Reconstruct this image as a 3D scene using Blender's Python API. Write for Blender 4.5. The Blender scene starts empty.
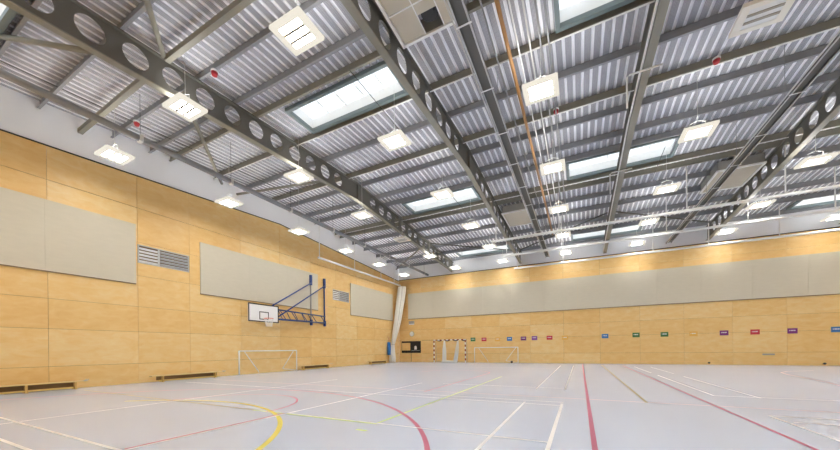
import bpy, bmesh, math, random
from mathutils import Vector, Matrix
random.seed(7)
C = bpy.context.scene.collection
PI = math.pi
XL, XR, YN, YF = -16.0, 19.55, -0.5, 27.52      # walls
RY = 13.5                                       # ridge
def zs(y): return 10.2 - .058*abs(y-RY)         # underside of the roof sheets
def wt(y): return 8.80 - .060*abs(y-RY)         # top of the wood on the gable wall
def rb(y): return 9.0 - .058*abs(y-RY)          # underside of the rafters

# ------------------------------------------------------------------ materials
def mat(name, col, rough=.5, metal=0, noise=None, bump=0, spec=.5):
    m = bpy.data.materials.new(name); m.use_nodes = True
    nt = m.node_tree; b = nt.nodes['Principled BSDF']
    b.inputs['Base Color'].default_value = (*col, 1); b.inputs['Roughness'].default_value = rough
    b.inputs['Metallic'].default_value = metal; b.inputs['Specular IOR Level'].default_value = spec
    if noise:
        sc, amt, stretch = noise
        tc = nt.nodes.new('ShaderNodeTexCoord'); mp = nt.nodes.new('ShaderNodeMapping')
        mp.inputs['Scale'].default_value = stretch
        n = nt.nodes.new('ShaderNodeTexNoise'); n.inputs['Scale'].default_value = sc; n.inputs['Detail'].default_value = 5
        r = nt.nodes.new('ShaderNodeMix'); r.data_type = 'RGBA'
        nt.links.new(tc.outputs['Object'], mp.inputs[0]); nt.links.new(mp.outputs[0], n.inputs[0])
        nt.links.new(n.outputs[0], r.inputs[0])
        r.inputs[6].default_value = (*[c*(1-amt) for c in col], 1)
        r.inputs[7].default_value = (*[min(1, c*(1+amt)) for c in col], 1)
        nt.links.new(r.outputs[2], b.inputs['Base Color'])
        if bump:
            bp = nt.nodes.new('ShaderNodeBump'); bp.inputs['Strength'].default_value = bump
            nt.links.new(n.outputs[0], bp.inputs['Height']); nt.links.new(bp.outputs[0], b.inputs['Normal'])
    return m
def emit(name, col, s):
    m = bpy.data.materials.new(name); m.use_nodes = True; nt = m.node_tree
    nt.nodes.remove(nt.nodes['Principled BSDF'])
    e = nt.nodes.new('ShaderNodeEmission'); e.inputs[0].default_value = (*col, 1); e.inputs[1].default_value = s
    nt.links.new(e.outputs[0], nt.nodes['Material Output'].inputs[0]); return m
def plywood(name):
    m = mat(name, (.8, .5, .2), .42, spec=.35); nt = m.node_tree; b = nt.nodes['Principled BSDF']; L = nt.links.new
    g = nt.nodes.new('ShaderNodeNewGeometry'); tc = nt.nodes.new('ShaderNodeTexCoord')
    ad = nt.nodes.new('ShaderNodeVectorMath'); ad.operation = 'MULTIPLY_ADD'
    L(g.outputs['Random Per Island'], ad.inputs[0]); ad.inputs[1].default_value = (37, 37, 37); L(tc.outputs['Object'], ad.inputs[2])
    mp = nt.nodes.new('ShaderNodeMapping'); mp.inputs['Scale'].default_value = (.8, .8, 2.0); L(ad.outputs[0], mp.inputs[0])
    n = nt.nodes.new('ShaderNodeTexNoise'); n.inputs['Scale'].default_value = 2.4; n.inputs['Detail'].default_value = 8; n.inputs['Roughness'].default_value = .62
    n.inputs['Distortion'].default_value = .6
    L(mp.outputs[0], n.inputs[0])
    cr = nt.nodes.new('ShaderNodeValToRGB'); e = cr.color_ramp
    e.elements[0].position = .2; e.elements[0].color = (*PLY[0], 1)
    e.elements[1].position = .8; e.elements[1].color = (*PLY[2], 1)
    k = e.elements.new(.5); k.color = (*PLY[1], 1)
    # each sheet a little lighter or darker than its neighbours
    mm = nt.nodes.new('ShaderNodeMath'); mm.operation = 'MULTIPLY_ADD'
    L(g.outputs['Random Per Island'], mm.inputs[0]); mm.inputs[1].default_value = .30
    sb = nt.nodes.new('ShaderNodeMath'); sb.operation = 'SUBTRACT'; L(n.outputs[0], sb.inputs[0]); sb.inputs[1].default_value = .17
    L(sb.outputs[0], mm.inputs[2]); L(mm.outputs[0], cr.inputs[0]); L(cr.outputs[0], b.inputs['Base Color'])
    return m
PLY = [(.83, .52, .19), (.88, .60, .25), (.91, .685, .345)]
M = {}
M['ply'] = plywood('birch plywood')
M['joint'] = mat('dark joint', (.16, .09, .04), .8)
M['white_wall'] = mat('white painted wall', (.93, .94, .96), .7, noise=(1.2, .03, (1, 1, 1)))
M['black'] = mat('black trim', (.012, .012, .013), .5)
M['floor'] = mat('pale grey blue vinyl', (.59, .675, .85), .22, noise=(.55, .03, (1, 1, 1)), spec=.45)
M['line_white'] = mat('white court paint', (.93, .94, .96), .3)
M['line_crimson'] = mat('crimson court paint', (.52, .11, .22), .4)
M['line_pink'] = mat('worn pink court paint', (.60, .38, .43), .4)
M['line_yellow'] = mat('yellow court paint', (.86, .74, .12), .4)
M['line_lime'] = mat('lime court paint', (.60, .78, .16), .4)
M['line_olive'] = mat('olive court paint', (.32, .26, .07), .4)
M['pan'] = None
def perforated():
    m = mat('perforated roof pan', (.35, .35, .38), .85, spec=.15); nt = m.node_tree; b = nt.nodes['Principled BSDF']; L = nt.links.new
    tc = nt.nodes.new('ShaderNodeTexCoord'); mp = nt.nodes.new('ShaderNodeMapping'); mp.inputs['Scale'].default_value = (34, 34, 0)
    L(tc.outputs['Object'], mp.inputs[0])
    v = nt.nodes.new('ShaderNodeTexVoronoi'); v.inputs['Randomness'].default_value = 0; v.inputs['Scale'].default_value = 1
    L(mp.outputs[0], v.inputs[0])
    cr = nt.nodes.new('ShaderNodeValToRGB'); cr.color_ramp.elements[0].position = .26; cr.color_ramp.elements[0].color = (.16, .16, .18, 1)
    cr.color_ramp.elements[1].position = .34; cr.color_ramp.elements[1].color = (.52, .52, .56, 1)
    L(v.outputs['Distance'], cr.inputs[0]); L(cr.outputs[0], b.inputs['Base Color']); return m
M['pan'] = perforated()
M['rib'] = mat('white roof rib', (.92, .92, .95), .75, spec=.2)
M['steel'] = mat('olive grey painted steel', (.135, .13, .113), .5, noise=(3, .06, (1, 1, 1)))
M['flange'] = mat('light olive painted steel', (.27, .26, .215), .5, noise=(3, .06, (1, 1, 1)))
M['purlin'] = mat('galvanised purlin steel', (.30, .31, .33), .5, .15, noise=(5, .12, (1, 1, 1)))
M['galv'] = mat('galvanised steel', (.30, .305, .31), .45, .25, noise=(9, .15, (1, 1, 1)))
M['kerb'] = mat('green grey kerb', (.16, .20, .205), .5)
M['white'] = mat('white enamel', (.90, .90, .89), .35)
M['cream_case'] = mat('cream lamp case', (.90, .87, .78), .4)
M['lamp'] = emit('lamp tubes', (1.0, .985, .955), 46)
M['lamp_up_fill'] = emit('added lamp uplight', (1.0, .985, .955), 10)  # made-up uplight, added to brighten the roof sheets
M['lamp_case'] = emit('glowing lamp case', (1.0, .93, .80), .52)
M['lamp_off'] = mat('unlit lamp tray', (.85, .86, .84), .4)
M['louvre'] = mat('lamp louvre', (.40, .37, .30), .5)
M['cream'] = mat('cream acoustic cloth', (.655, .60, .475), .85, noise=(2.5, .05, (1, 1, 4)))
M['cream_edge'] = mat('batten', (.28, .21, .12), .7)
M['beige'] = mat('beige ventilator cloth', (.60, .55, .45), .8, noise=(4, .05, (1, 1, 1)))
M['vent_side'] = mat('ventilator duct side', (.33, .33, .31), .6)
M['copper'] = mat('orange brown pipe', (.42, .22, .08), .45)
M['wire'] = mat('dark cable', (.05, .05, .05), .6)
M['wire_white'] = mat('pale cable', (.7, .7, .68), .5)
M['red'] = mat('red plastic', (.45, .03, .04), .4)
M['navy'] = mat('dark blue frame', (.02, .06, .24), .4)
M['greyframe'] = mat('grey post', (.40, .38, .35), .4)
M['orange'] = mat('orange rim', (.75, .16, .07), .4)
M['net'] = mat('white net cord', (.85, .85, .82), .8)
M['curtain'] = mat('ivory curtain netting', (.88, .85, .78), .85, noise=(3, .06, (3, 3, .4)))
M['bench'] = mat('varnished bench wood', (.66, .42, .13), .35, noise=(2, .2, (1, 1, 8)))
M['bench_top'] = mat('bench top with painted light', (.86, .64, .28), .35, noise=(3, .1, (1, 1, 1)))  # light falling on the seat is put into this paler colour
M['bench_rail'] = mat('yellow bench rail', (.80, .62, .18), .35)
M['bench_dark'] = mat('oak with painted shade', (.20, .105, .03), .5)  # shade below the seat is put into this dark wood colour
M['louvre_slat'] = mat('grey louvre slat', (.50, .52, .53), .4)
M['louvre_dark'] = mat('dark opening', (.10, .11, .12), .6)
M['alu'] = mat('aluminium', (.55, .55, .54), .4, .3)
M['goal_red'] = mat('dark red goal paint', (.28, .03, .03), .4)
M['blue'] = mat('blue mat', (.02, .18, .55), .5)
M['peach'] = mat('peach cord', (.85, .45, .28), .6)
SIGN = dict(red=(.62, .035, .06), green=(.05, .17, .05), orange=(.85, .48, .10), blue=(.05, .20, .52), purple=(.20, .03, .20))
for k, v in SIGN.items(): M['sign_'+k] = mat('sign '+k, v, .4)
M['sign_violet'] = mat('sign violet', (.23, .06, .33), .4)
def glass():
    m = bpy.data.materials.new('skylight pane'); m.use_nodes = True; nt = m.node_tree; L = nt.links.new
    nt.nodes.remove(nt.nodes['Principled BSDF'])
    t = nt.nodes.new('ShaderNodeBsdfTransparent'); t.inputs[0].default_value = (.97, .99, 1, 1)
    d = nt.nodes.new('ShaderNodeBsdfTranslucent'); d.inputs[0].default_value = (.9, .92, .94, 1)
    x = nt.nodes.new('ShaderNodeMixShader'); x.inputs[0].default_value = .35
    L(t.outputs[0], x.inputs[1]); L(d.outputs[0], x.inputs[2]); L(x.outputs[0], nt.nodes['Material Output'].inputs[0]); return m
M['glass'] = glass()

# ------------------------------------------------------------------ mesh helpers
class MB:
    def __init__(s): s.bm = bmesh.new(); s.mi = 0
    def face(s, pts):
        f = s.bm.faces.new([s.bm.verts.new(p) for p in pts]); f.material_index = s.mi; return f
    def box(s, x0, x1, y0, y1, z0, z1):
        v = [s.bm.verts.new(p) for p in ((x0,y0,z0),(x1,y0,z0),(x1,y1,z0),(x0,y1,z0),(x0,y0,z1),(x1,y0,z1),(x1,y1,z1),(x0,y1,z1))]
        for q in ((0,3,2,1),(4,5,6,7),(0,1,5,4),(1,2,6,5),(2,3,7,6),(3,0,4,7)):
            f = s.bm.faces.new([v[i] for i in q]); f.material_index = s.mi
        return s
    def bar(s, a, b, w, h, up=(0,0,1)):
        a, b = Vector(a), Vector(b); d = (b-a).normalized(); u = Vector(up)
        r = d.cross(u).normalized(); u = r.cross(d).normalized()
        q = [(-1,-1),(1,-1),(1,1),(-1,1)]
        v = [s.bm.verts.new(p + r*(i*w/2) + u*(j*h/2)) for p in (a, b) for i, j in q]
        for f in ((0,1,2,3),(7,6,5,4),(0,4,5,1),(1,5,6,2),(2,6,7,3),(3,7,4,0)):
            g = s.bm.faces.new([v[i] for i in f]); g.material_index = s.mi
        return s
    def tube(s, pts, r, n=8, cap=True):
        pts = [Vector(p) for p in pts]; rings = []
        rr = r if isinstance(r, (list, tuple)) else [r]*len(pts)
        for i, p in enumerate(pts):
            d = (pts[min(i+1, len(pts)-1)] - pts[max(i-1, 0)]).normalized()
            u = Vector((0,0,1)) if abs(d.z) < .9 else Vector((1,0,0))
            a = d.cross(u).normalized(); b = a.cross(d)
            rings.append([s.bm.verts.new(p + a*(rr[i]*math.cos(2*PI*k/n)) + b*(rr[i]*math.sin(2*PI*k/n))) for k in range(n)])
        for A, B in zip(rings, rings[1:]):
            for k in range(n):
                f = s.bm.faces.new((A[k], A[(k+1)%n], B[(k+1)%n], B[k])); f.material_index = s.mi; f.smooth = True
        if cap:
            for R in (rings[0][::-1], rings[-1]):
                f = s.bm.faces.new(R); f.material_index = s.mi
        return s
    def build(s, name, mats, parent=None, origin=None, bevel=0, recalc=True):
        if recalc: bmesh.ops.recalc_face_normals(s.bm, faces=s.bm.faces)
        o3 = Vector(origin) if origin else (Vector(parent.location) if parent is not None else None)
        if parent is not None and parent.get('_w') is not None: o3 = Vector(parent['_w'])
        if o3 is None:
            n = len(s.bm.verts); lo = [min(v.co[i] for v in s.bm.verts) for i in range(3)]; hi = [max(v.co[i] for v in s.bm.verts) for i in range(3)]
            o3 = Vector(((lo[0]+hi[0])/2, (lo[1]+hi[1])/2, lo[2]))
        for v in s.bm.verts: v.co -= o3
        me = bpy.data.meshes.new(name); s.bm.to_mesh(me); s.bm.free()
        for m in (mats if isinstance(mats, list) else [mats]): me.materials.append(m)
        o = bpy.data.objects.new(name, me); C.objects.link(o)
        if parent is None: o.location = o3
        else: o.parent = parent
        if bevel:
            b = o.modifiers.new('bevel', 'BEVEL'); b.width = bevel; b.segments = 2; b.limit_method = 'ANGLE'
        WORLD[o.name] = o3
        return o
WORLD = {}
def sub(parent):            # where a mesh parent's own origin sits in the room, for its sub-parts
    return WORLD[parent.name]
def tag(o, label, cat, group=None, kind=None):
    o['label'] = label; o['category'] = cat
    if group: o['group'] = group
    if kind: o['kind'] = kind
    return o
def thing(name, label, cat, loc, group=None):
    o = bpy.data.objects.new(name, None); C.objects.link(o); o.location = loc; o.empty_display_size = .2
    return tag(o, label, cat, group)
def struct(o, label=None):
    o['kind'] = 'structure'
    if label: o['label'] = label
    return o
def dup(root, loc, label, group=None):
    r = root.copy(); C.objects.link(r); r.location = loc; r['label'] = label
    if group: r['group'] = group
    for ch in list(root.children):
        c = ch.copy(); C.objects.link(c); c.parent = r
        for g in ch.children:
            d = g.copy(); C.objects.link(d); d.parent = c
    return r
ORD = ['first','second','third','fourth','fifth','sixth','seventh','eighth','ninth','tenth','eleventh','twelfth','thirteenth','fourteenth','fifteenth','sixteenth','seventeenth','eighteenth','nineteenth','twentieth']

# ------------------------------------------------------------------ floor and court markings
fl = struct(MB().box(XL-.1, XR+.1, YN-.1, YF+.1, -.12, 0).build('floor', M['floor'], origin=(0,0,0)), 'pale blue grey sports hall floor with coloured court lines')
def ribbon(name, pts, w, m, z):
    b = MB(); P = [Vector((x, y, 0)) for x, y in pts]; row = []
    for i, p in enumerate(P):
        d = (P[min(i+1, len(P)-1)] - P[max(i-1, 0)]).normalized(); n = Vector((-d.y, d.x, 0))*(w/2)
        row.append((b.bm.verts.new((p+n).to_tuple()[:2] + (z,)), b.bm.verts.new((p-n).to_tuple()[:2] + (z,))))
    for A, B in zip(row, row[1:]): b.bm.faces.new((A[1], B[1], B[0], A[0]))
    return b.build(name, m, fl, origin=(0,0,0), recalc=False)
def arc(cx, cy, r, a0, a1, n=60): return [(cx+r*math.cos(math.radians(a0+(a1-a0)*k/n)), cy+r*math.sin(math.radians(a0+(a1-a0)*k/n))) for k in range(n+1)]
W_, CR, PK, YE, LI, OL = 'line_white', 'line_crimson', 'line_pink', 'line_yellow', 'line_lime', 'line_olive'
zz = .0012
def mark(kind, pts, w, lift=0): ribbon('court_line', pts, w, M[kind], zz+lift)
mark(PK, [(-14.6, 8.66), (XR-1, 8.66)], .05)
mark(OL, [(-14.9, 4.60), (-6.2, 4.52)], .05, .0004)
mark(LI, [(-6.2, 4.49), (-3.09, 4.49)], .05, .0004)
mark(LI, [(-3.09, 4.47), (-3.09, 14.2)], .05, .0004)
mark(LI, [(-3.15, 4.05), (-2.95, 4.05)], .06, .0004)
mark(YE, arc(-7.6, .35, 4.6, -8, 128), .08, .0008)
mark(CR, arc(-7.66, .52, 6.7, -4, 176, 90), .07, .0012)
mark(CR, arc(-7.6, 4.45, 1.85, 0, 180), .05, .0016)
mark(W_, [(-11.9, 1.95), (-5.2, 1.95)], .05, .002)
mark(W_, [(-11.9, 1.45), (-5.2, 1.45)], .05, .002)
mark(W_, [(-9.21, -.3), (-9.21, 10.6)], .04, .002)
mark(W_, [(-5.22, 1.43), (-5.22, 10.6)], .05, .002)
mark(CR, [(-5.275, 2.0), (-5.275, 4.5)], .05, .0024)
mark(CR, [(-4.07, 8.41), (-4.07, 15.7)], .05, .0024)
mark(CR, arc(-5.9, 15.7, 1.83, 0, 180), .05, .0024)
mark(W_, [(-5.24, 4.53), (-.34, 4.53)], .04, .0024)
mark(W_, [(-14.5, 7.5), (-.35, 7.5)], .04, .0028)
mark(W_, [(-4.4, 7.95), (-.35, 7.95)], .04, .0028)
mark(W_, [(-4.4, 10.66), (-.35, 10.66)], .04, .0028)
mark(W_, [(-1.15, 3.2), (-1.15, 7.7)], .05, .0032)
mark(W_, [(-.37, 3.2), (-.37, 7.75)], .055, .0032)
mark(W_, [(-1.2, 10.2), (-1.2, 23.9)], .045, .0032)
mark(W_, [(-.41, 10.3), (-.41, 24.0)], .05, .0032)
mark(CR, [(.15, 2.0), (.15, 25.9)], .065, .0036)
mark(OL, [(1.31, 8.6), (1.31, 25.5)], .055, .0036)
mark(CR, [(2.49, 3.0), (2.49, 24.6)], .055, .0036)
mark(W_, [(2.97, 10.4), (2.97, 16.9)], .045, .004)
mark(W_, [(3.78, 10.3), (3.78, 16.6)], .045, .004)
mark(W_, [(2.97, 18.3), (2.97, 23.5)], .03, .004)
mark(W_, [(3.78, 18.1), (3.78, 23.5)], .03, .004)
mark(W_, [(2.97, 10.41), (9.1, 10.41)], .045, .0044)
mark(W_, [(2.97, 4.0), (2.97, 7.8)], .05, .0044)
mark(W_, [(2.97, 7.8), (9.1, 7.8)], .045, .0048)
mark(W_, [(3.05, 7.27), (9.1, 7.27)], .045, .0048)
mark(PK, [(8.05, 20.1), (7.75, 18.8), (7.5, 17.0), (7.2, 15.2), (6.95, 14.2)], .05, .0048)
mark(PK, [(8.05, 20.1), (8.6, 21.0), (9.96, 22.1)], .05, .0052)
mark(PK, [(-14.6, 20.4), (-1.3, 20.4)], .05, .0052)

# ------------------------------------------------------------------ walls
def fill_cells(b, us, vs, holes, emit_box, top=None):
    g = .004
    for i in range(len(us)-1):
        for j in range(len(vs)-1):
            rects = [(us[i]+g, us[i+1]-g, vs[j]+g, vs[j+1]-g)]
            for hx0, hx1, hz0, hz1 in holes:
                new = []
                for a0, a1, c0, c1 in rects:
                    if hx0 >= a1 or hx1 <= a0 or hz0 >= c1 or hz1 <= c0: new.append((a0, a1, c0, c1)); continue
                    if c0 < hz0: new.append((a0, a1, c0, hz0))
                    if c1 > hz1: new.append((a0, a1, hz1, c1))
                    m0, m1 = max(c0, hz0), min(c1, hz1)
                    if a0 < hx0: new.append((a0, hx0, m0, m1))
                    if a1 > hx1: new.append((hx1, a1, m0, m1))
                rects = new
            for r in rects:
                if r[1]-r[0] > .03 and r[3]-r[2] > .03: emit_box(b, *r)
YJ = [YN, 1.62, 4.09, 6.55, 8.48, 10.96, 13.42, 15.88, 18.34, 20.8, 23.26, 25.72, YF]
ZJ = [0, .80, 2.08, 3.10, 4.36, 5.72, 7.10]
V1 = (6.56, 8.46, 4.88, 5.63); V2 = (18.02, 19.84, 4.90, 5.66)
b = MB(); b.mi = 1; b.box(XL-.06, XL-.022, YN, YF, 0, 7.9)
b.mi = 0
fill_cells(b, YJ, ZJ, [V1, V2], lambda b, a0, a1, c0, c1: b.box(XL-.021, XL, a0, a1, c0, c1))
for a0, a1 in zip(YJ, YJ[1:]):
    segs = [a0+.004] + ([RY] if a0 < RY < a1 else []) + [a1-.004]
    for s0, s1 in zip(segs, segs[1:]):
        v = [b.bm.verts.new(p) for p in [(x, y, z) for x in (XL-.021, XL) for y, z in ((s0, 7.108), (s1, 7.108), (s1, wt(s1)), (s0, wt(s0)))]]
        for q in ((0,1,2,3),(7,6,5,4),(0,4,5,1),(1,5,6,2),(2,6,7,3),(3,7,4,0)): b.bm.faces.new([v[i] for i in q])
b.mi = 2     # white gable above the wood
for s0, s1 in ((YN, RY), (RY, YF)):
    b.face([(XL-.022, s0, 7.8), (XL-.022, s1, 7.8), (XL-.022, s1, zs(s1)+.12), (XL-.022, s0, zs(s0)+.12)])
wl = struct(b.build('wall_left', [M['ply'], M['joint'], M['white_wall']], origin=(XL, 0, 0)), 'birch plywood clad gable wall on the left with white strip above')
t = MB()
for s0, s1 in ((YN, RY), (RY, YF)): t.bar((XL+.012, s0, wt(s0)+.012), (XL+.012, s1, wt(s1)+.012), .045, .035)
struct(t.build('trim_1', M['black']))
XJ = [XL, -13.59, -11.1, -8.61, -6.12, -3.63, -1.14, 1.35, 3.84, 6.33, 8.82, 11.31, 13.8, 16.29, XR]
DOOR = (-15.80, -13.57, 0, 2.06)
b = MB(); b.mi = 1; b.box(XL, XR, YF+.022, YF+.06, 0, 8.0); b.mi = 0
fill_cells(b, XJ, ZJ+[8.02], [DOOR], lambda b, a0, a1, c0, c1: b.box(a0, a1, YF, YF+.021, c0, c1))
b.mi = 2; b.face([(XL, YF+.021, 8.0), (XR, YF+.021, 8.0), (XR, YF+.021, zs(YF)+.12), (XL, YF+.021, zs(YF)+.12)])
struct(b.build('wall_far', [M['ply'], M['joint'], M['white_wall']], origin=(0, YF, 0)), 'long far wall of birch plywood sheets with white strip above')
struct(MB().box(XL, XR, YF-.03, YF+.02, 8.02, 8.06).build('trim_2', M['black']))
b = MB(); b.mi = 1; b.box(XL, XR, YN-.06, YN-.022, 0, 8.0); b.mi = 0
fill_cells(b, XJ, ZJ+[8.02], [], lambda b, a0, a1, c0, c1: b.box(a0, a1, YN-.021, YN, c0, c1))
b.mi = 2; b.face([(XL, YN-.021, 8.0), (XR, YN-.021, 8.0), (XR, YN-.021, zs(YN)+.12), (XL, YN-.021, zs(YN)+.12)])
struct(b.build('wall_near', [M['ply'], M['joint'], M['white_wall']], origin=(0, YN, 0)))
b = MB(); b.mi = 1; b.box(XR+.022, XR+.06, YN, YF, 0, 7.9); b.mi = 0
fill_cells(b, YJ, ZJ+[8.0], [], lambda b, a0, a1, c0, c1: b.box(XR, XR+.021, a0, a1, c0, c1))
b.mi = 2
for s0, s1 in ((YN, RY), (RY, YF)): b.face([(XR+.021, s0, 7.9), (XR+.021, s1, 7.9), (XR+.021, s1, zs(s1)+.12), (XR+.021, s0, zs(s0)+.12)])
struct(b.build('wall_right', [M['ply'], M['joint'], M['white_wall']], origin=(XR, 0, 0)))

# ------------------------------------------------------------------ roof: trapezoid sheets with skylight openings
SKY = [(-9.25, -5.1, 8.25, 9.4), (-9.25, -5.1, 16.6, 18.1), (-.4, 3.75, 8.25, 9.4), (-.4, 3.75, 16.6, 18.1), (-9.25, -5.1, 25.55, 26.95),
       (-.4, 3.75, 25.55, 26.95), (11.2, 15.5, 25.55, 26.95), (-14.9, -11.2, 1.0, 2.5), (11.2, 15.5, 16.6, 18.1), (11.2, 15.5, 8.25, 9.4)]
b = MB(); PITCH = .25; x = XL-.05
def strip(x0, z0, x1, z1, mi):
    b.mi = mi
    cut = [(s[2], s[3]) for s in SKY if (x0+x1)/2 > s[0] and (x0+x1)/2 < s[1]]
    ys = sorted(set([YN-.1, RY, YF+.1] + [c for s in cut for c in s]))
    for a, c in zip(ys, ys[1:]):
        m = (a+c)/2
        if any(s0 < m < s1 for s0, s1 in cut): continue
        b.face([(x0, a, zs(a)+z0), (x1, a, zs(a)+z0), (x1, c, zs(c)+z1), (x0, c, zs(c)+z1)]) if z0 == z1 else \
        b.face([(x0, a, zs(a)+z0), (x1, a, zs(a)+z1), (x1, c, zs(c)+z1), (x0, c, zs(c)+z0)])
while x < XR+.05:
    strip(x, 0, x+.165, 0, 0)
    strip(x+.165, 0, x+.182, .045, 1); strip(x+.182, .045, x+.233, .045, 1); strip(x+.233, .045, x+.25, 0, 1)
    x += PITCH
struct(b.build('ceiling', [M['pan'], M['rib']], origin=(0, RY, 0), recalc=False), 'pitched roof of grey perforated sheets with white ribs')
b = MB()     # empty mesh, never built; no layer lies over the sheets
# ------------------------------------------------------------------ skylights
for i, (x0, x1, y0, y1) in enumerate(SKY):
    zb = min(zs(y0), zs(y1)) - .02; w = .05; H = .40
    zlo = lambda y: zs(y)-.03
    k = MB()
    for a in ((x0-w, x0, y0-w, y1+w), (x1, x1+w, y0-w, y1+w), (x0, x1, y0-w, y0), (x0, x1, y1, y1+w)):
        k.box(a[0], a[1], a[2], a[3], zb, zb+H)
    o = struct(k.build('window_%d' % (i+1), M['white'], origin=((x0+x1)/2, (y0+y1)/2, zb)), 'white lined roof skylight opening')
    f = MB()
    for a in ((x0-.10, x0+.012, y0-.10, y1+.10), (x1-.012, x1+.10, y0-.10, y1+.10), (x0, x1, y0-.10, y0+.012), (x0, x1, y1-.02, y1+.10)):
        f.box(a[0], a[1], a[2], a[3], zb-.10, zb+.03)
    f.build('window_frame', M['kerb'], o, origin=sub(o))
    MB().box(x0-w, x1+w, y0-w, y1+w, zb+H, zb+H+.015).build('pane', M['glass'], o, origin=sub(o))
    for q in range(1, 5):
        xx = x0 + (x1-x0)*q/5
        MB().box(xx-.015, xx+.015, y0, y1, zb+H-.05, zb+H-.001).build('glazing_bar', M['white'], o, origin=sub(o))

# ------------------------------------------------------------------ rafters
def flange(b, x, w, t, ztop):
    for s0, s1 in ((YN+.03, RY), (RY, YF-.04)):
        v = [b.bm.verts.new(p) for p in [(xx, y, ztop(y)-d) for xx in (x-w/2, x+w/2) for y, d in ((s0, 0), (s1, 0), (s1, t), (s0, t))]]
        for q in ((0,1,2,3),(7,6,5,4),(0,4,5,1),(1,5,6,2),(2,6,7,3),(3,7,4,0)): b.bm.faces.new([v[i] for i in q])
DEP = .90
def rafter(x, holes, label):
    r = thing('roof_rafter', label, 'roof beam', (x, RY, rb(RY)), 'steel rafters crossing the hall')
    b = MB(); y = 12.06; cells = []
    if holes:
        P = .87; ys = []
        k = RY-1.44
        while k > YN+.6: ys.append(k); k -= P
        ys = ys[::-1]; lo = ys[0]-P/2
        ys += [2*RY-q for q in ys[::-1]]
        def web_quad(y0, y1):
            b.face([(x, y0, rb(y0)+.02), (x, y1, rb(y1)+.02), (x, y1, rb(y1)+DEP), (x, y0, rb(y0)+DEP)])
        web_quad(YN+.03, lo)
        prev = lo
        for yc in ys:
            if yc-P/2 > prev+.05:
                web_quad(prev, RY); web_quad(RY, yc-P/2)
            prev = yc+P/2
            n = 24; R = .285; zc = rb(yc)+.5
            inn, out = [], []
            sl = -.058 if yc > RY else .058
            for q in range(n):
                a = 2*PI*(q+.5)/n; c, s = math.cos(a), math.sin(a)
                inn.append(b.bm.verts.new((x, yc+R*c, zc+R*s)))
                m = max(abs(c)/(P/2), abs(s)/.46)
                dy, dz = c/m, s/m
                if abs(abs(dz)-.46) < 1e-6: dz = (DEP-.5) if dz > 0 else -.48
                out.append(b.bm.verts.new((x, yc+dy, zc+dz+dy*sl)))
            for q in range(n):
                b.bm.faces.new((inn[q], inn[(q+1)%n], out[(q+1)%n], out[q]))
            # square off the cell corners
            for sy in (-1, 1):
                for sz in (-1, 1):
                    cy, cz = yc+sy*P/2, (zc + (DEP-.5 if sz > 0 else -.48) + sy*P/2*sl)
                    qs = sorted(range(n), key=lambda q: (out[q].co.y-cy)**2+(out[q].co.z-cz)**2)[:2]
                    try: b.bm.faces.new((out[qs[0]], out[qs[1]], b.bm.verts.new((x, cy, cz))))
                    except ValueError: pass
        web_quad(prev, YF-.04)
    else:
        for s0, s1 in ((YN+.03, RY), (RY, YF-.04)):
            b.face([(x, s0, rb(s0)+.02), (x, s1, rb(s1)+.02), (x, s1, rb(s1)+DEP), (x, s0, rb(s0)+DEP)])
    w = b.build('web', M['steel'], r)
    so = w.modifiers.new('thickness', 'SOLIDIFY'); so.thickness = .02; so.offset = 0
    f = MB(); flange(f, x, .20, .03, lambda y: rb(y)+.03); f.build('bottom_flange', M['flange'], r)
    f = MB(); flange(f, x, .20, .03, lambda y: rb(y)+DEP); f.build('top_flange', M['steel'], r)
    s = MB()
    s.box(x-.095, x-.012, RY-.012, RY+.012, 9.035, 9.895); s.box(x+.012, x+.095, RY-.012, RY+.012, 9.035, 9.895); s.build('stiffener', M['steel'], r)
    return r
RX = [-10.3, -4.3, 1.72, 7.6, 13.55]
rafter(RX[0], True, 'olive grey steel rafter with a row of round holes nearest the left gable wall')
rafter(RX[1], True, 'olive grey steel rafter with round holes just left of the cable trunking and orange pipe')
rafter(RX[2], False, 'plain steel rafter without holes, a white pipe run along it')
rafter(RX[3], True, 'steel rafter with round holes on the right side of the roof')
rafter(RX[4], True, 'steel rafter beyond the right edge of the photo')

# ------------------------------------------------------------------ purlins
PY = [.0, 2.75, 3.95, 5.8, 7.0, 7.75, 9.65, 11.2, 12.95, 13.95, 15.35, 16.3, 18.3, 18.9, 20.3, 21.8, 23.6, 25.3, 27.15]
N = len(PY)
for k, y in enumerate(PY):
    deep = y in (7.75, 9.65, 18.3, 18.9, 12.95)
    zt = zs(y)-.008 - (.0 if abs(y-RY) > .1 else 0); zb = zt-.27
    b = MB(); s = 1 if y < RY else -1
    tilt = -.058 if y > RY else .058
    # Z section: web with a flange at top and bottom
    b.box(XL+.02, XR-.02, y-.006, y+.006, zb, zt-.006)
    b.box(XL+.02, XR-.02, y-.07, y+.006, zb-.006, zb+.006)
    b.box(XL+.02, XR-.02, y-.006, y+.07, zt-.018, zt-.006)
    o = b.build('roof_purlin', M['purlin'] if not deep else M['flange'], origin=((XL+XR)/2, y, zb))
    n = N-1-k
    tag(o, 'long steel purlin under the roof sheets, %s from the far wall' % (ORD[n] if n else 'nearest'), 'roof beam', 'purlins carrying the roof sheets')

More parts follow.
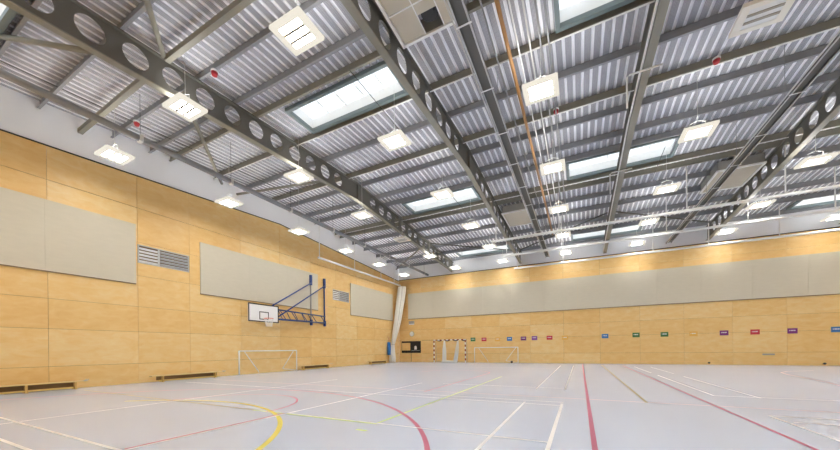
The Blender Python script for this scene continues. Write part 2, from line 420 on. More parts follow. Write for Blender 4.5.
# wind braces and struts between the first rafter and the gable wall
def brace(name, label, pts, r, m='flange', cat='roof brace'):
    return tag(MB().tube(pts, r, 10).build(name, M[m]), label, cat, 'bracing of the roof beside the gable wall')
brace('wind_brace', 'olive tube brace at upper left corner of the photo, under first holed rafter', [(-10.42, 3.42, 8.48), (-13.2, 2.6, 9.38)], .065)
brace('wind_brace', 'olive tube brace behind the lamp below the leftmost rafter, ending at the gable', [(-10.42, 5.52, 8.62), (-15.9, 9.95, 9.62)], .065)
brace('wind_brace', 'olive tube brace meeting the holed rafter under the ridge by the gable', [(-10.42, 11.5, 9.15), (-15.9, 10.75, 9.42)], .06)
brace('wind_brace', 'olive tube brace midway down the far slope beside the gable wall', [(-10.42, 17.4, 8.95), (-15.9, 18.8, 9.62)], .06)
brace('wind_brace', 'olive tube brace farthest from us, near the corner of the gable and far wall', [(-10.42, 21.3, 8.75), (-15.9, 26.9, 9.0)], .06)
b = MB(); b.bar((-15.9, 4.88, 9.15), (-10.42, 4.88, 9.36), .13, .15)
tag(b.build('roof_strut', M['flange']), 'square olive strut between gable wall and the first holed rafter', 'roof brace')
b = MB(); b.bar((-10.18, 4.88, 9.36), (-4.42, 4.88, 9.36), .13, .15)
tag(b.build('roof_strut', M['flange']), 'square olive strut running right from the first holed rafter', 'roof brace')
brace('wind_brace', 'olive tube brace rising steeply from the top of the first holed rafter at top left', [(-10.18, 4.8, 9.4), (-4.45, .8, 8.95)], .065)
# eave braces beside the far wall
for x0, x1, lab in ((-10.15, -4.45, 'thin dark brace falling from the first to the second holed rafter above the far eave'),
                    (1.55, -4.15, 'thin dark brace left of the plain rafter above the far eave'),
                    (1.9, 7.45, 'thin dark brace right of the plain rafter above the far eave')):
    brace('eave_brace', lab, [(x0, 22.3, 9.3), (x1, 26.0, 8.9)], .04, 'steel')

# ------------------------------------------------------------------ cable trunking, pipes, conduits
def trunk(name, x, z, w, y0, y1, label):
    t = thing(name, label, 'cable trunking', (x, (y0+y1)/2, z), 'trunkings slung under the rafters')
    b = MB(); b.box(x-w/2, x+w/2, y0, y1, z+.075, z+.085)
    b.box(x-w/2, x-w/2+.012, y0, y1, z, z+.075); b.box(x+w/2-.012, x+w/2, y0, y1, z, z+.075)
    b.build('channel', M['steel'], t)
    for xa in (x-w/2-.005, x+w/2-.035): MB().box(xa, xa+.04, y0, y1, z-.004, z-.0005).build('lip', M['alu'], t)
    MB().tube([(x-w/2-.05, y0, z+.03), (x-w/2-.05, y1, z+.03)], .02, 8).build('side_conduit', M['wire_white'], t)
    y = y0+1.2
    while y < y1:
        MB().box(x-w/2-.03, x+w/2+.03, y-.02, y+.02, z-.012, z-.005).build('bracket', M['white'], t); y += 2.0
    y = y0+.6
    while y < y1-.2:
        MB().tube([(x, y, z+.085), (x, y, zs(y)-.03)], .008, 6).build('hanger_rod', M['galv'], t); y += 3.3
    return t
trunk('cable_trunking', -2.22, 8.38, .30, YN+.1, YF-.1, 'wide galvanised trunking running away between second holed rafter and orange pipe')
trunk('cable_trunking', 5.52, 8.30, .28, YN+.1, YF-.1, 'galvanised trunking slanting on the right, left of the right holed rafter')
t = thing('ceiling_tube', 'grey tube slung level under the roof along the gable wall', 'tube', (-12.8, RY, 8.2))
MB().tube([(-12.8, YN+.05, 8.23), (-12.8, YF-.02, 8.23)], .10, 14).build('tube', M['purlin'], t)
for q in range(9):
    y = 2.3+q*3.05
    MB().box(-12.9, -12.7, y-.05, y+.05, 8.12, 8.34).build('clamp', M['wire_white'], t)
    MB().tube([(-12.8, y, 8.33), (-12.8, y, zs(y)-.03)], .008, 6).build('hanger_rod', M['wire'], t)
tag(MB().tube([(-1.62, YN+.1, 9.2), (-1.64, 24.6, 9.2)], .05, 12).build('sprinkler_pipe', M['copper']), 'long orange brown pipe running away beside the cable trunking', 'pipe')
for i, (x, z, m, lab) in enumerate([(-2.0, 9.35, 'galv', 'thin grey conduit between the wide trunking and the orange pipe'),
        (-1.40, 9.32, 'white', 'white conduit immediately right of the orange pipe'),
        (-1.12, 9.36, 'wire_white', 'pale conduit, second right of the orange pipe'),
        (-.86, 9.36, 'galv', 'grey conduit, third right of the orange pipe'),
        (-.66, 9.36, 'galv', 'grey conduit, farthest right of the orange pipe')]):
    tag(MB().tube([(x, YN+.1, z), (x, 23.8, z)], .022, 8).build('conduit', M[m]), lab, 'conduit', 'conduits beside the orange pipe')
t = thing('white_conduit', 'white pipe run along the plain rafter with two dropped elbows', 'conduit', (1.55, RY, 9.0))
b = MB(); b.tube([(1.585, y, rb(y)+.06) for y in (YN+.1, RY, YF-.3)], .03, 8); b.build('pipe', M['white'], t)
for y in (10.6, 16.2):
    e = MB(); e.tube([(2.05, y, rb(y)-.05), (1.30, y, rb(y)-.05), (1.24, y, rb(y)-.10), (1.24, y, rb(y)-.95)], .025, 8); e.build('elbow', M['white'], t)
# white conduits along purlins
for y, lab in ((9.56, 'pale conduit along the purlin in front of near skylights'), (12.86, 'pale conduit along the ridge purlin'), (18.2, 'pale conduit along purlin behind the middle skylights')):
    tag(MB().tube([(XL+.1, y, zs(y)-.335), (XR-.2, y, zs(y)-.335)], .02, 8).build('conduit', M['white']), lab, 'conduit')
# thin cables hung across the roof
for a, c, lab in (((-6.0, 7.6, 9.5), (-6.0, 10.6, 9.5), 'thin dark cable crossing the near skylight of the left bay'),
                  ((-6.0, 16.2, 9.35), (-6.0, 19.0, 9.35), 'thin dark cable crossing the second skylight of the left bay'),
                  ((3.2, 16.2, 9.4), (3.2, 19.0, 9.35), 'thin dark cable crossing the skylight right of plain rafter'),
                  ((-14.2, YN+.2, 9.15), (-14.2, 12.9, 9.88), 'thin dark cable along roof sheets by the gable wall')):
    tag(MB().tube([a, c], .012, 6).build('roof_cable', M['wire']), lab, 'cable')

# ------------------------------------------------------------------ ventilator boxes
def vent(x0, x1, y0, y1, z, label, openone):
    t = thing('roof_ventilator', label, 'ventilator', ((x0+x1)/2, (y0+y1)/2, z), 'square ventilator boxes in the roof')
    ztop = lambda y: zs(y)-.02
    b = MB()
    for a in ((x0, x0+.03, y0, y1), (x1-.03, x1, y0, y1), (x0, x1, y0, y0+.03), (x0, x1, y1-.03, y1)):
        b.box(*a, z+.04, min(ztop(y0), ztop(y1)))
    b.build('duct', M['vent_side'], t)
    f = MB()
    for a in ((x0-.04, x0+.03, y0-.04, y1+.04), (x1-.03, x1+.04, y0-.04, y1+.04), (x0, x1, y0-.04, y0+.03), (x0, x1, y1-.03, y1+.04)): f.box(*a, z-.02, z+.05)
    f.build('frame', M['white'], t)
    n = 3 if openone else 1; g = .012
    for i in range(n):
        for j in range(n):
            fx = (0, .40, .72, 1) if openone else (0, 1)
            xa, xb = x0+.03+(x1-x0-.06)*fx[i]+g, x0+.03+(x1-x0-.06)*fx[i+1]-g
            ya, yb = y0+.03+(y1-y0-.06)*j/n+g, y0+.03+(y1-y0-.06)*(j+1)/n-g
            if openone and (i, j) == (1, 2):
                MB().box(xa, xb, ya, ya+(yb-ya)*.35, z+.012, z+.03).build('damper_blade', M['beige'], t)
                q = MB(); q.tube([((xa+xb)/2, (ya+yb)/2+.05, z+.12), ((xa+xb)/2, (ya+yb)/2+.05, z+.3)], [.22, .10], 16)
                q.tube([((xa+xb)/2+.15, (ya+yb)/2-.02, z+.02), ((xa+xb)/2+.15, (ya+yb)/2-.02, z+.2)], .02, 6); q.build('damper', M['wire'], t)
                continue
            MB().box(xa, xb, ya, yb, z+.012, z+.03).build('panel', M['beige'], t)
    if not openone: return t
    l = MB()
    for i in range(1, n):
        xx = x0+.03+(x1-x0-.06)*(0, .40, .72)[i]; yy = y0+.03+(y1-y0-.06)*i/n
        l.box(xx-.012, xx+.012, y0+.03, y1-.03, z-.004, z+.011); l.box(x0+.03, x1-.03, yy-.012, yy+.012, z-.006, z+.0105)
    l.build('lattice', M['white'], t)
    return t
vent(-4.08, -2.45, 5.05, 7.45, 9.25, 'large beige panelled ventilator with one open panel at the top of the roof', True)
vent(-4.08, -2.45, 19.4, 21.7, 9.25, 'beige ventilator box on the far slope left of the wide trunking', False)
vent(5.75, 7.35, 19.4, 21.7, 9.25, 'beige ventilator box on the far slope between right trunking and right rafter', False)

# ------------------------------------------------------------------ lamps
LX = [-14.7, -10.06, -5.5, -.88, 3.52, 8.1, 12.7, 17.3]; LY = [.95, 5.15, 9.3, 13.5, 17.7, 21.9, 26.1]; LZ = 8.2
def lamp(lit):
    t = thing('ceiling_lamp', '', 'ceiling lamp', (0, 0, LZ), 'square lamps hung in rows under the roof')
    w, d, iw, idp = .44, .37, .29, .25
    b = MB()
    def ring(a0, b0, z0, a1, b1, z1):
        p = [(-a0,-b0,z0),(a0,-b0,z0),(a0,b0,z0),(-a0,b0,z0)]; q = [(-a1,-b1,z1),(a1,-b1,z1),(a1,b1,z1),(-a1,b1,z1)]
        for k in range(4): b.face([p[k], p[(k+1)%4], q[(k+1)%4], q[k]])
    Z = LZ
    ring(iw, idp, Z, w, d, Z); ring(w, d, Z, w, d, Z+.08); ring(w, d, Z+.08, .34, .28, Z+.10); ring(iw, idp, Z, iw, idp, Z+.02)
    b.build('housing', M['lamp_case'] if lit else M['cream_case'], t)
    MB().box(-.34, .34, -.28, .28, Z+.09, Z+.11).build('added_top_cover', M['lamp_up_fill'] if lit else M['cream_case'], t)  # added on top, unseen; on lit lamps it glows to brighten the roof
    MB().box(-iw, iw, -idp, idp, Z+.012, Z+.02).build('diffuser', M['lamp'] if lit else M['lamp_off'], t)
    for y in (-.09, .09): MB().box(-iw, iw, y-.028, y+.028, Z-.006, Z+.011).build('louvre', M['louvre'], t)
    c = MB(); c.tube([(-.2, 0, Z+.11), (-.2, 0, Z+.35), (0, 0, Z+.42)], .007, 6); c.tube([(.2, 0, Z+.11), (.2, 0, Z+.35), (0, 0, Z+.42)], .007, 6); c.build('bridle', M['wire_white'], t)
    return t
proto = {True: lamp(True), False: lamp(False)}; used = {True: False, False: False}
ROWN = ['along the gable wall', 'under the leftmost rafter', 'between the two left holed rafters', 'just right of the orange pipe',
        'right of the plain rafter', 'by the right holed rafter', 'past the right holed rafter', 'by the right wall']
LFM = 321.016; YAW = .46259
def seen(x, y):
    s, c = math.sin(YAW), math.cos(YAW); Zc = -x*s*1 + y*c; Xc = x*c + y*s
    if Zc < .2: return False
    u = 420+LFM*Xc/Zc; v = 349-LFM*(LZ-1.25)/Zc + .0115*(420-u)
    return -12 < u < 852 and v > -12
for i, x in enumerate(LX):
    vis = [j for j, y in enumerate(LY) if seen(x, y)]
    for j, y in enumerate(LY):
        lit = (i, j) not in ((1, 4), (4, 2))
        xx = x + (.5 if (i, j) == (1, 6) else 0)
        y = (y+.25)*.938 if i == 0 else y+.12 if i == 1 else y
        LH = 7.77 if i == 0 else LZ      # the row by the gable hangs a little lower
        if i == 0: xx = -13.8
        if j in vis:
            n = vis.index(j)
            pos = ('nearest' if n == 0 else '%s nearest' % ORD[n]) if len(vis) > 1 else 'only one in view'
            lab = '%s ceiling lamp, %s in row %s' % ('lit' if lit else 'unlit', pos, ROWN[i]); grp = None
        else:
            lab = 'lit ceiling lamp outside the edge of the photo'; grp = 'lamps outside the photo'
        o = proto[lit]
        if not used[lit]:
            used[lit] = True; o.location = (xx, y, LH); o['label'] = lab
        else: o = dup(o, (xx, y, LH), lab)
        if grp: o['group'] = grp
        # drop cable: as long as the roof is high above this lamp
        MB().tube([(xx, y, LH+.42), (xx, y, zs(y)-.01)], .007, 6).build('drop_cable', M['wire_white'], o, origin=(xx, y, LH))
# red sounders under the purlins
for x, y, lab in ((-9.5, 5.8, 'red alarm sounder under a purlin just right of the leftmost rafter'), (-14.05, 5.8, 'red alarm sounder under a purlin beside the gable wall'),
                  (-.69, 12.66, 'red alarm sounder under ridge purlin right of the conduits'), (3.75, 12.66, 'red alarm sounder under ridge purlin at upper right')):
    t = thing('alarm_sounder', lab, 'alarm', (x, y, zs(y)-.43), 'red alarm sounders')
    MB().tube([(x, y-.03, zs(y)-.43), (x, y-.03, zs(y)-.34), (x, y-.03, zs(y)-.325)], [.07, .09, .06], 16).build('dome', M['red'], t)
    MB().tube([(x, y-.03, zs(y)-.325), (x, y-.03, zs(y)-.283)], .10, 16).build('base', M['white'], t)
    if y > 12: MB().box(x-.03, x+.03, y-.05, 12.95, zs(12.95)-.288, zs(12.95)-.281).build('bracket', M['galv'], t)

# ------------------------------------------------------------------ curtain rails
def rail(pts, hang, label, top):
    t = thing('curtain_rail', label, 'curtain rail', pts[0], 'white curtain rails')
    MB().tube(pts, .07, 10).build('rail', M['white'], t)
    for x, y in hang:
        z = pts[0][2]
        MB().tube([(x, y, z+.035), (x, y, top(y))], .028, 8).build('hanger', M['white'], t)
top = lambda y: zs(y)-.01
rail([(-4.66, 19.1, 7.6), (XR-.05, 19.1, 7.6)], [(x, 19.1) for x in (-4.4, -.97, 4.55, 7.85, 10.9, 13.9)], 'white curtain rail hung across the right half, highest in the photo', top)
rail([(-4.7, 22.45, 7.6), (XR-.05, 22.45, 7.6)], [(x, 22.45) for x in (-4.45, -1.0, 4.43, 7.84, 10.9, 13.9)], 'white curtain rail hung across the right half, middle of the three', top)
rail([(-4.65, 26.35, 7.6), (XR-.05, 26.35, 7.6)], [(x, 26.35) for x in (-4.4, -1.07, 4.46, 7.35, 10.56, 13.6)], 'white curtain rail closest to the far wall, lowest of the three', top)
rail([(-15.3, 15.9, 7.33), (-15.3, 26.6, 7.33)], [(-15.3, y) for y in (16.0, 19.7, 23.3, 25.5)], 'white curtain rail along the gable wall leading to gathered curtain', lambda y: zs(y)-.01)

# ------------------------------------------------------------------ wall panels
def board_left(y0, y1, z0, z1, label):
    t = thing('acoustic_panel', label, 'wall panel', (XL, (y0+y1)/2, z0), 'cream panels on the gable wall')
    MB().box(XL+.002, XL+.055, y0+.001, y1-.001, z0, z1).build('panel', M['cream'], t)
    MB().box(XL+.002, XL+.05, y0+.004, y1-.004, z0-.03, z0-.001).build('batten', M['cream_edge'], t)
board_left(1.55, 4.02, 4.02, 6.40, 'cream acoustic panel at the left edge of the photo')
board_left(4.02, 6.48, 4.02, 6.40, 'cream acoustic panel just left of the louvred window')
for k, (a, c) in enumerate(((8.93, 11.45), (11.45, 13.97), (13.97, 16.5))):
    board_left(a, c, 3.98, 6.40, ['cream acoustic panel just right of the louvred window', 'cream acoustic panel above the basketball board', 'cream acoustic panel behind the blue backboard arms'][k])
for k, (a, c) in enumerate(((20.0, 22.1), (22.1, 24.2), (24.2, 26.25))):
    board_left(a, c, 3.98, 6.45, ['cream acoustic panel just right of the small grey louvres', 'cream acoustic panel in the middle of the group beside the corner', 'cream acoustic panel nearest the gathered corner curtain'][k])
t = thing('acoustic_panel', 'long cream acoustic band across the far wall', 'wall panel', (2, YF, 4.18))
b = MB(); xs = [-14.95+2.47*k for k in range(14)]+[XR-.1]
for a, c in zip(xs, xs[1:]): b.box(a+.002, c-.002, YF-.055, YF-.002, 4.18, 6.62)
b.build('panel', M['cream'], t)
MB().box(-14.95, XR-.1, YF-.05, YF-.002, 4.13, 4.178).build('batten', M['cream_edge'], t)

# ------------------------------------------------------------------ louvred windows in the gable wall
def louvre_window(n, y0, y1, z0, z1):
    x = XL
    f = MB()
    for a in ((y0, y0+.04, z0, z1), (y1-.04, y1, z0, z1), (y0, y1, z0, z0+.04), (y0, y1, z1-.04, z1), ((y0*.62+y1*.38)-.03, (y0*.62+y1*.38)+.03, z0, z1)):
        f.box(x-.05, x+.012, *a)
    o = struct(f.build('window_%d' % n, M['alu'], origin=(x, (y0+y1)/2, z0)), 'high grey louvred window in the gable wall')
    MB().box(x-.058, x-.051, y0, y1, z0, z1).build('back_panel', M['louvre_dark'], o, origin=sub(o))
    ys = y0*.62+y1*.38
    for k in range(5):
        z = z0+.09+k*(z1-z0-.1)/5
        b = MB(); b.bar((x-.025, y0+.04, z), (x-.025, ys-.03, z), .045, .075, up=(.5,0,1)); b.build('slat', M['white'], o, origin=sub(o))
        b = MB(); b.bar((x-.025, ys+.03, z), (x-.025, y1-.04, z), .045, .11, up=(.7,0,1)); b.build('slat', M['louvre_slat'], o, origin=sub(o))
louvre_window(11, *V1); louvre_window(12, *V2)

# ------------------------------------------------------------------ basketball board folded along the gable wall
bx = -15.28; Y0, Y1, B0, B1 = 10.86, 12.72, 2.80, 3.76
t = thing('basketball_hoop', 'white basketball board with hoop on dark blue folding wall arms', 'basketball hoop', (XL, 14, 2.8))
bb = MB().box(bx-.03, bx, Y0, Y1, B0, B1).build('backboard', M['white'], t, bevel=.004)
k = MB(); w = .055
for a in ((Y0, Y1, B0, B0+w), (Y0, Y1, B1-w, B1), (Y0, Y0+w, B0, B1), (Y1-w, Y1, B0, B1)): k.box(bx, bx+.012, *a)
k.build('border', M['black'], bb, origin=sub(bb))
k = MB(); yc = (Y0+Y1)/2; w = .045; s0, s1, q0, q1 = yc-.29, yc+.29, B0+.13, B0+.56
for a in ((s0, s1, q0, q0+w), (s0, s1, q1-w, q1), (s0, s0+w, q0, q1), (s1-w, s1, q0, q1)): k.box(bx, bx+.006, *a)
k.build('target_square', M['black'], bb, origin=sub(bb))
rz = 2.98; rc = (bx+.38, yc); rr = .225
k = MB(); k.tube([(rc[0]+rr*math.cos(2*PI*q/24), rc[1]+rr*math.sin(2*PI*q/24), rz) for q in range(25)], .012, 8, cap=False)
k.box(bx+.006, bx+.16, yc-.07, yc+.07, rz-.02, rz+.0); rim = k.build('rim', M['orange'], t)
k = MB(); NS = 12
for q in range(NS):
    for sgn in (1, -1):
        pts = []
        for j in range(6):
            a = 2*PI*(q+sgn*j*.5)/NS; r = rr*(1-.085*j) if j < 4 else rr*.68
            pts.append((rc[0]+r*math.cos(a), rc[1]+r*math.sin(a), rz-.01-.085*j))
        k.tube(pts, .006, 5)
k.build('net', M['net'], rim, origin=sub(rim))
P1, P2 = 15.80, 17.05
for y, m in ((P1, 'greyframe'), (P2, 'navy')):
    MB().box(XL+.06, XL+.13, y-.035, y+.035, 2.95, 6.2).build('wall_post', M[m], t)
    MB().box(XL+.057, XL+.17, y-.08, y+.08, 5.55, 6.22).build('wall_plate', M['navy'], t, bevel=.01)
    MB().box(XL+.057, XL+.17, y-.08, y+.08, 2.90, 3.28).build('wall_plate', M['navy'], t, bevel=.01)
ax = XL+.16; r = .042
E1, E2 = 12.55, 13.55
k = MB(); k.tube([(ax, P1, 3.60), (bx-.08, Y0+.5, 3.60)], r); k.tube([(ax, P1, 3.15), (bx-.08, Y0+.5, 3.02)], r)
for q in range(5):
    f0, f1 = q/5*.72, (q+.55)/5*.72
    k.tube([(ax+(bx-.08-ax)*f0, P1+(Y0+.5-P1)*f0, 3.15-.13*f0), (ax+(bx-.08-ax)*f1, P1+(Y0+.5-P1)*f1, 3.60)], .02)
k.build('arm', M['navy'], t)
k = MB(); k.tube([(ax, P2, 3.58), (bx-.08, 12.5, 3.58)], r); k.tube([(ax, P2, 3.13), (bx-.08, 12.5, 3.02)], r)
for q in range(5):
    f0, f1 = q/5, (q+.55)/5
    k.tube([(ax+(bx-.08-ax)*f0, P2+(12.5-P2)*f0, 3.13-.11*f0), (ax+(bx-.08-ax)*f1, P2+(12.5-P2)*f1, 3.58)], .02)
k.build('arm', M['navy'], t)
MB().tube([(ax, P1, 5.70), (bx-.08, Y0+1.45, 3.72)], r).build('stay', M['navy'], t)
MB().tube([(ax, P2, 5.72), (bx-.08, 12.65, 3.10)], r).build('stay', M['navy'], t)
k = MB(); k.box(bx-.10, bx-.03, Y0+.4, Y1-.1, 3.55, 3.63); k.box(bx-.10, bx-.03, Y0+.4, Y1-.1, 2.98, 3.05); k.build('back_frame', M['navy'], t)

# ------------------------------------------------------------------ goals
def small_goal(axis, fixed, u0, u1, h, sgn, label):
    """low five a side goal standing folded against a wall"""
    def p(u, d, z): return (fixed+sgn*d, u, z) if axis == 'y' else (u, fixed+sgn*d, z)
    t = thing('football_goal', label, 'goal', p((u0+u1)/2, 0, 0), 'low white goals folded against walls')
    r = .035
    MB().tube([p(u0, .12, h), p(u1, .12, h)], r, 10).build('crossbar', M['white'], t)
    for u in (u0, u1): MB().tube([p(u, .12, 0), p(u, .12, h)], r, 10).build('post', M['white'], t)
    L = u1-u0
    for u, v in ((u0+.35, u0+1.15), (u1-.18, u1-1.0)):
        k = MB(); k.tube([p(u, .05, h-.03), p(v, .05, .18 if v < u else .15)], .022, 8)
        k.tube([p(v, .05, .17), p(u1-.05 if v < u else v+.04, .05, .03)], .018, 8); k.build('side_bar', M['white'], t)
    return t
small_goal('y', -15.97, 10.72, 14.5, 1.25, 1, 'low white football goal standing below the basketball board')
small_goal('x', YF-.03, -8.3, -4.6, 1.31, -1, 'low white football goal against the far wall, right of the striped goal')
gx0, gx1, gy = -12.0, -9.0, 26.95
t = thing('handball_goal', 'red and white striped handball goal in front of the far wall', 'goal', ((gx0+gx1)/2, gy, 0))
def striped(name, a, c, n):
    b = MB(); a, c = Vector(a), Vector(c)
    for k in range(n):
        b.mi = k % 2; b.bar(a+(c-a)*k/n, a+(c-a)*(k+1)/n, .08, .08, up=(0,1,0))
    b.build(name, [M['white'], M['goal_red']], t)
striped('post', (gx0, gy, 0), (gx0, gy, 2.0), 10); striped('post', (gx1, gy, 0), (gx1, gy, 2.0), 10)
striped('crossbar', (gx0-.04, gy, 2.04), (gx1+.04, gy, 2.04), 15)
k = MB()
for x in (gx0, gx1):
    k.tube([(x, gy+.04, 2.0), (x, gy+.40, 1.95), (x, gy+.50, .05)], .018, 8)
k.tube([(gx0, gy+.5, .05), (gx1, gy+.5, .05)], .018, 8); k.build('back_frame', M['greyframe'], t)
k = MB()
for q in range(7):
    o = (q-3)*.035
    k.tube([(gx0+.95+o*.5, gy+.20, 2.0), (gx0+.92+o*1.5, gy+.24, 1.1), (gx0+.88+o*1.6, gy+.30, .12), (gx0+.9+o*2, gy+.33, .06)], [.018, .03, .04, .03], 7)
    k.tube([(gx1-.75+o*.5, gy+.20, 2.0), (gx1-.86+o*1.5, gy+.24, 1.1), (gx1-1.05+o*1.6, gy+.30, .12), (gx1-1.1+o*2, gy+.33, .06)], [.012, .02, .035, .03], 7)
k.tube([(gx0+.62, gy+.30, .07), (gx0+1.2, gy+.33, .09), (gx0+1.6, gy+.33, .075), (gx1-.95, gy+.30, .09)], [.08, .11, .10, .09], 9)
k.build('net', M['net'], t)
for q in range(4):
    x = gx0+.3+q*.78
    MB().tube([(x, gy+.09, 2.0), (x+.2, gy+.11, 1.96), (x+.42, gy+.09, 2.0)], .045, 8).build('net_roll', M['wire'], t)

# ------------------------------------------------------------------ benches
def bench(y0, y1, legs, label):
    x = -15.68; L = y1-y0
    t = thing('gym_bench', label, 'bench', (x, (y0+y1)/2, 0), 'low wooden gym benches along the gable wall')
    MB().box(x-.13, x+.13, y0, y1, .245, .278).build('seat', M['bench_top'], t, bevel=.006)
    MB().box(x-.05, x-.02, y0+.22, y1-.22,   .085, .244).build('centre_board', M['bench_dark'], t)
    for y in legs:
        k = MB(); k.box(x-.12, x+.12, y-.025, y+.025, .025, .244); k.box(x-.13, x+.13, y-.035, y+.035, 0, .03); k.build('leg', M['bench'], t)
    MB().box(x+.045, x+.085, y0+.24, y1-.24, .04, .08).build('balance_rail', M['bench_rail'], t, bevel=.004)
    for s in (-.08, .08): MB().tube([(x+s, y1, .26), (x+s, y1+.10, .27), (x+s, y1+.14, .32)], .012, 8).build('hook', M['alu'], t)
bench(2.2, 4.8, (2.5, 3.5, 4.6), 'low wooden bench at the left edge of the photo')
bench(6.8, 9.7, (7.2, 9.35), 'low wooden bench between left edge bench and the low goal')
bench(14.6, 17.3, (14.85, 17.05), 'low wooden bench just right of the low goal by the gable wall')
bench(21.9, 24.6, (22.15, 24.35), 'low wooden bench nearest the corner curtain')

# ------------------------------------------------------------------ gathered curtain in the corner
t = thing('curtain', 'tall ivory netting curtain gathered in the corner and tied low', 'curtain', (-15.5, 26.75, 0))
b = MB(); n = 64; rings = []
prof = [(7.25, -15.22, .33), (7.0, -15.24, .36), (6.0, -15.31, .36), (5.0, -15.38, .34), (4.0, -15.45, .31), (3.0, -15.57, .26), (2.3, -15.67, .20), (1.75, -15.74, .15), (1.5, -15.75, .16), (1.1, -15.73, .21), (.6, -15.70, .26), (.03, -15.67, .30)]
for z, cx, r in prof:
    ring = []
    for q in range(n):
        a = 2*PI*q/n; rad = r*(1+.16*math.sin(9*a+z*.35)+.07*math.sin(17*a+1+z*.2))
        ring.append(b.bm.verts.new((max(cx+rad*math.cos(a), XL+.03), 26.85-(7.28-z)*.17+rad*.9*math.sin(a), z)))
    rings.append(ring)
for A, B in zip(rings, rings[1:]):
    for q in range(n): b.bm.faces.new((A[q], A[(q+1)%n], B[(q+1)%n], B[q])).smooth = True
b.bm.faces.new(rings[0]); b.bm.faces.new(rings[-1][::-1]); b.build('folds', M['curtain'], t)
MB().tube([(-15.74+.17*math.cos(2*PI*q/16), 25.91+.17*math.sin(2*PI*q/16), 1.72) for q in range(17)], .02, 8, cap=False).build('tie', M['greyframe'], t)
t = thing('rolled_mat', 'blue rolled mat strapped upright on the wall beside corner curtain', 'mat', (-15.82, 25.3, .72))
MB().tube([(-15.82, 25.3, .72), (-15.82, 25.3, .76), (-15.82, 25.3, 1.3), (-15.82, 25.3, 1.86), (-15.82, 25.3, 1.92)], [.09, .16, .165, .15, .07], 18).build('roll', M['blue'], t)
MB().tube([(-15.82, 25.3, 1.90), (-15.82, 25.3, 2.25), (-15.96, 25.3, 2.45)], .03, 8).build('strap', M['peach'], t)

# ------------------------------------------------------------------ door and small things on the far wall
b = MB(); x0, x1, zt = DOOR[0], DOOR[1], DOOR[3]
for a in ((x0-.03, x0+.04, 0, zt+.02), (x1-.04, x1+.03, 0, zt+.02), (x0, x1, zt-.04, zt+.02)): b.box(a[0], a[1], YF-.02, YF+.02, a[2], a[3])
d = struct(b.build('door_1', M['ply'], origin=((x0+x1)/2, YF, 0)), 'double plywood door in the far wall with black upper panels')
xm = (x0+x1)/2-.0
for a0, a1, left in ((x0+.045, xm-.02, True), (xm+.02, x1-.045, False)):
    lf = MB().box(a0, a1, YF-.005, YF+.02, .01, zt-.045).build('door_leaf', M['ply'], d, origin=sub(d))
    k = MB()
    if left:
        for a in ((a0+.02, a1, .88, 1.12), (a0+.02, a1, 1.86, zt-.05), (a1-.06, a1, 1.12, 1.86), (a0+.02, a0+.05, 1.12, 1.86)): k.box(a[0], a[1], YF-.014, YF-.006, a[2], a[3])
    else: k.box(a0, a1-.01, YF-.014, YF-.006, .88, zt-.05)
    k.build('black_panel', M['black'], lf, origin=sub(d)); lf['label'] = 'left door leaf' if left else 'right door leaf'
    bpy.data.objects[lf.children[0].name].parent = lf
MB().box(xm-.02, xm+.02, YF-.008, YF+.02, .01, zt-.045).build('door_gap', M['black'], d, origin=sub(d))
k = MB(); k.box(xm+.36, xm+.62, YF-.02, YF-.0145, 1.20, 1.50); k.box(xm+.42, xm+.56, YF-.02, YF-.0145, 1.5, 1.56); k.build('notice', M['white'], d, origin=sub(d))
k = MB(); k.box(xm+.06, xm+.95, YF-.06, YF-.045, 1.10, 1.13); k.box(xm+.08, xm+.11, YF-.05, YF-.0145, 1.10, 1.13); k.box(xm+.9, xm+.93, YF-.05, YF-.0145, 1.10, 1.13); k.build('push_bar', M['alu'], d, origin=sub(d))
t = thing('exit_light', 'small cream exit light box on the far wall, upper of the two above the door', 'exit light', (-14.58, YF, 3.65))
MB().box(-14.86, -14.30, YF-.09, YF, 3.70, 3.95).build('case', M['greyframe'], t, bevel=.01); MB().box(-14.84, -14.32, YF-.08, YF-.004, 3.62, 3.699).build('diffuser', M['white'], t)
t = thing('emergency_lamp', 'small white emergency lamp on the far wall just above the double door', 'emergency light', (-14.72, YF, 2.6))
MB().tube([(-14.58, YF, 2.72), (-14.58, YF-.05, 2.72), (-14.58, YF-.10, 2.72)], [.22, .22, .14], 20).build('dome', M['white'], t)
MB().tube([(-14.58, YF, 2.72), (-14.58, YF-.03, 2.72)], .25, 20).build('rim', M['greyframe'], t)
SG = [(-8.47, 2.04, 'green', 'dark green sign above the left post of far low goal'), (-7.48, 2.02, 'red', 'small red sign above left half of the far low goal'), (-6.31, 2.0, 'orange', 'faint orange sign above the middle of far low goal'),
      (-5.30, 2.01, 'blue', 'small blue sign above the right half of far low goal'), (-4.17, 2.02, 'purple', 'dark purple sign just right of far low goal'), (-3.31, 2.03, 'violet', 'violet sign right beside the dark purple one'),
      (-2.17, 2.03, 'red', 'red sign right of violet sign, left of a faint orange sign'), (-1.05, 2.0, 'orange', 'faint orange sign between the red and blue signs mid wall'), (1.67, 2.05, 'blue', 'blue sign alone near the middle of far wall'),
      (3.60, 2.08, 'green', 'green sign right of the middle blue sign'), (5.25, 2.07, 'green', 'green sign left of a faint orange sign on right half'), (6.83, 2.06, 'orange', 'faint orange sign between green and purple signs on right half'),
      (8.39, 2.07, 'purple', 'purple sign left of the red sign on right half'), (9.87, 2.08, 'red', 'red sign between two purple signs on right half'), (11.54, 2.09, 'purple', 'purple sign left of the blue sign at right edge'), (13.35, 2.11, 'blue', 'blue sign at the right edge of the photo')]
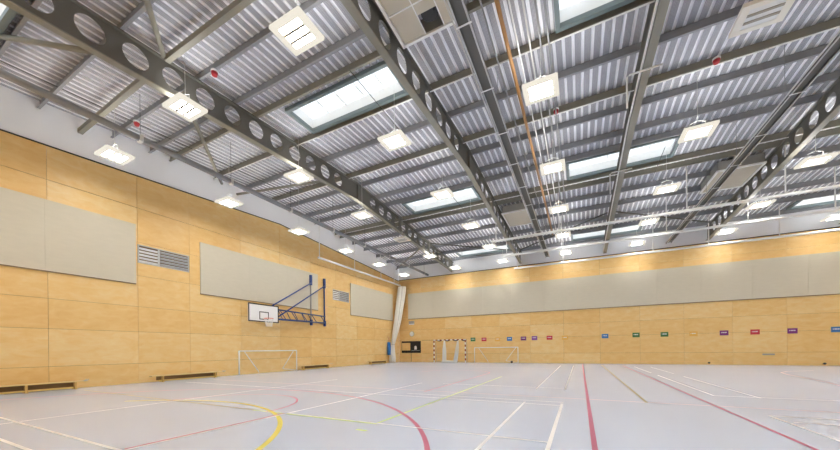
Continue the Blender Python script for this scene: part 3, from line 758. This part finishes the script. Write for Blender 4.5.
for x, z, c, lab in SG:
    t = thing('wall_sign', lab, 'sign', (x, YF, z-.15), 'coloured signs along the far wall')
    w, h = .215, .16
    pl = MB().box(x-w, x+w, YF-.014, YF, z-h, z+h).build('plate', M['sign_'+c], t)
    k = MB()
    for q, wd in enumerate((.03, .05, .04, .05, .03)):
        xa = x-.145+q*.06; k.box(xa, xa+wd, YF-.017, YF-.0141, z-.005, z+.055)
    k.build('lettering', M['white'], pl, origin=sub(pl))
for x, lab in ((7.6, 'small black knob at the wall foot left of the purple sign'), (12.84, 'small black knob at the wall foot near the right edge of photo')):
    tag(MB().tube([(x, YF-.001, .12), (x, YF-.06, .12), (x, YF-.11, .12), (x, YF-.12, .12)], [.05, .06, .06, .03], 14).build('door_stop', M['black']), lab, 'door stop', 'black knobs at the foot of the far wall')
k = MB(); 
t = tag(MB().tube([(-5.05, 27.02, .0), (-5.05, 27.02, .03), (-5.05, 27.02, .10), (-5.05, 27.02, .17), (-5.05, 27.02, .2)], [.03, .08, .105, .08, .02], 16).build('ball', M['wire']), 'small dark ball on the floor by the right post of far low goal', 'ball')
tag(MB().box(10.2, 10.75, YF-.02, YF-.001, .62, .72).build('socket_plate', M['greyframe']), 'thin grey socket plate low on the far wall below red sign', 'socket')

# ------------------------------------------------------------------ camera, sky, view
cam = bpy.data.cameras.new('camera'); co = bpy.data.objects.new('camera', cam); C.objects.link(co)
F = Vector((-math.sin(YAW), math.cos(YAW), 0)); R = Vector((math.cos(YAW), math.sin(YAW), 0)); U = Vector((0, 0, 1)); ro = -.0115
R2 = R*math.cos(ro)+U*math.sin(ro); U2 = -R*math.sin(ro)+U*math.cos(ro)
mw = Matrix((R2, U2, -F)).transposed().to_4x4(); mw.translation = (0, 0, 1.25); co.matrix_world = mw
cam.sensor_fit = 'HORIZONTAL'; cam.sensor_width = 36; cam.lens = LFM/840*36; cam.shift_y = (349-225)/840; cam.clip_start = .05
bpy.context.scene.camera = co
w = bpy.data.worlds.new('sky'); w.use_nodes = True; bpy.context.scene.world = w
w.node_tree.nodes['Background'].inputs[0].default_value = (.94, .975, 1, 1); w.node_tree.nodes['Background'].inputs[1].default_value = .95
vs = bpy.context.scene.view_settings
vs.view_transform = 'Standard'; vs.look = 'None'; vs.exposure = .80; vs.gamma = 1; vs.use_curve_mapping = False
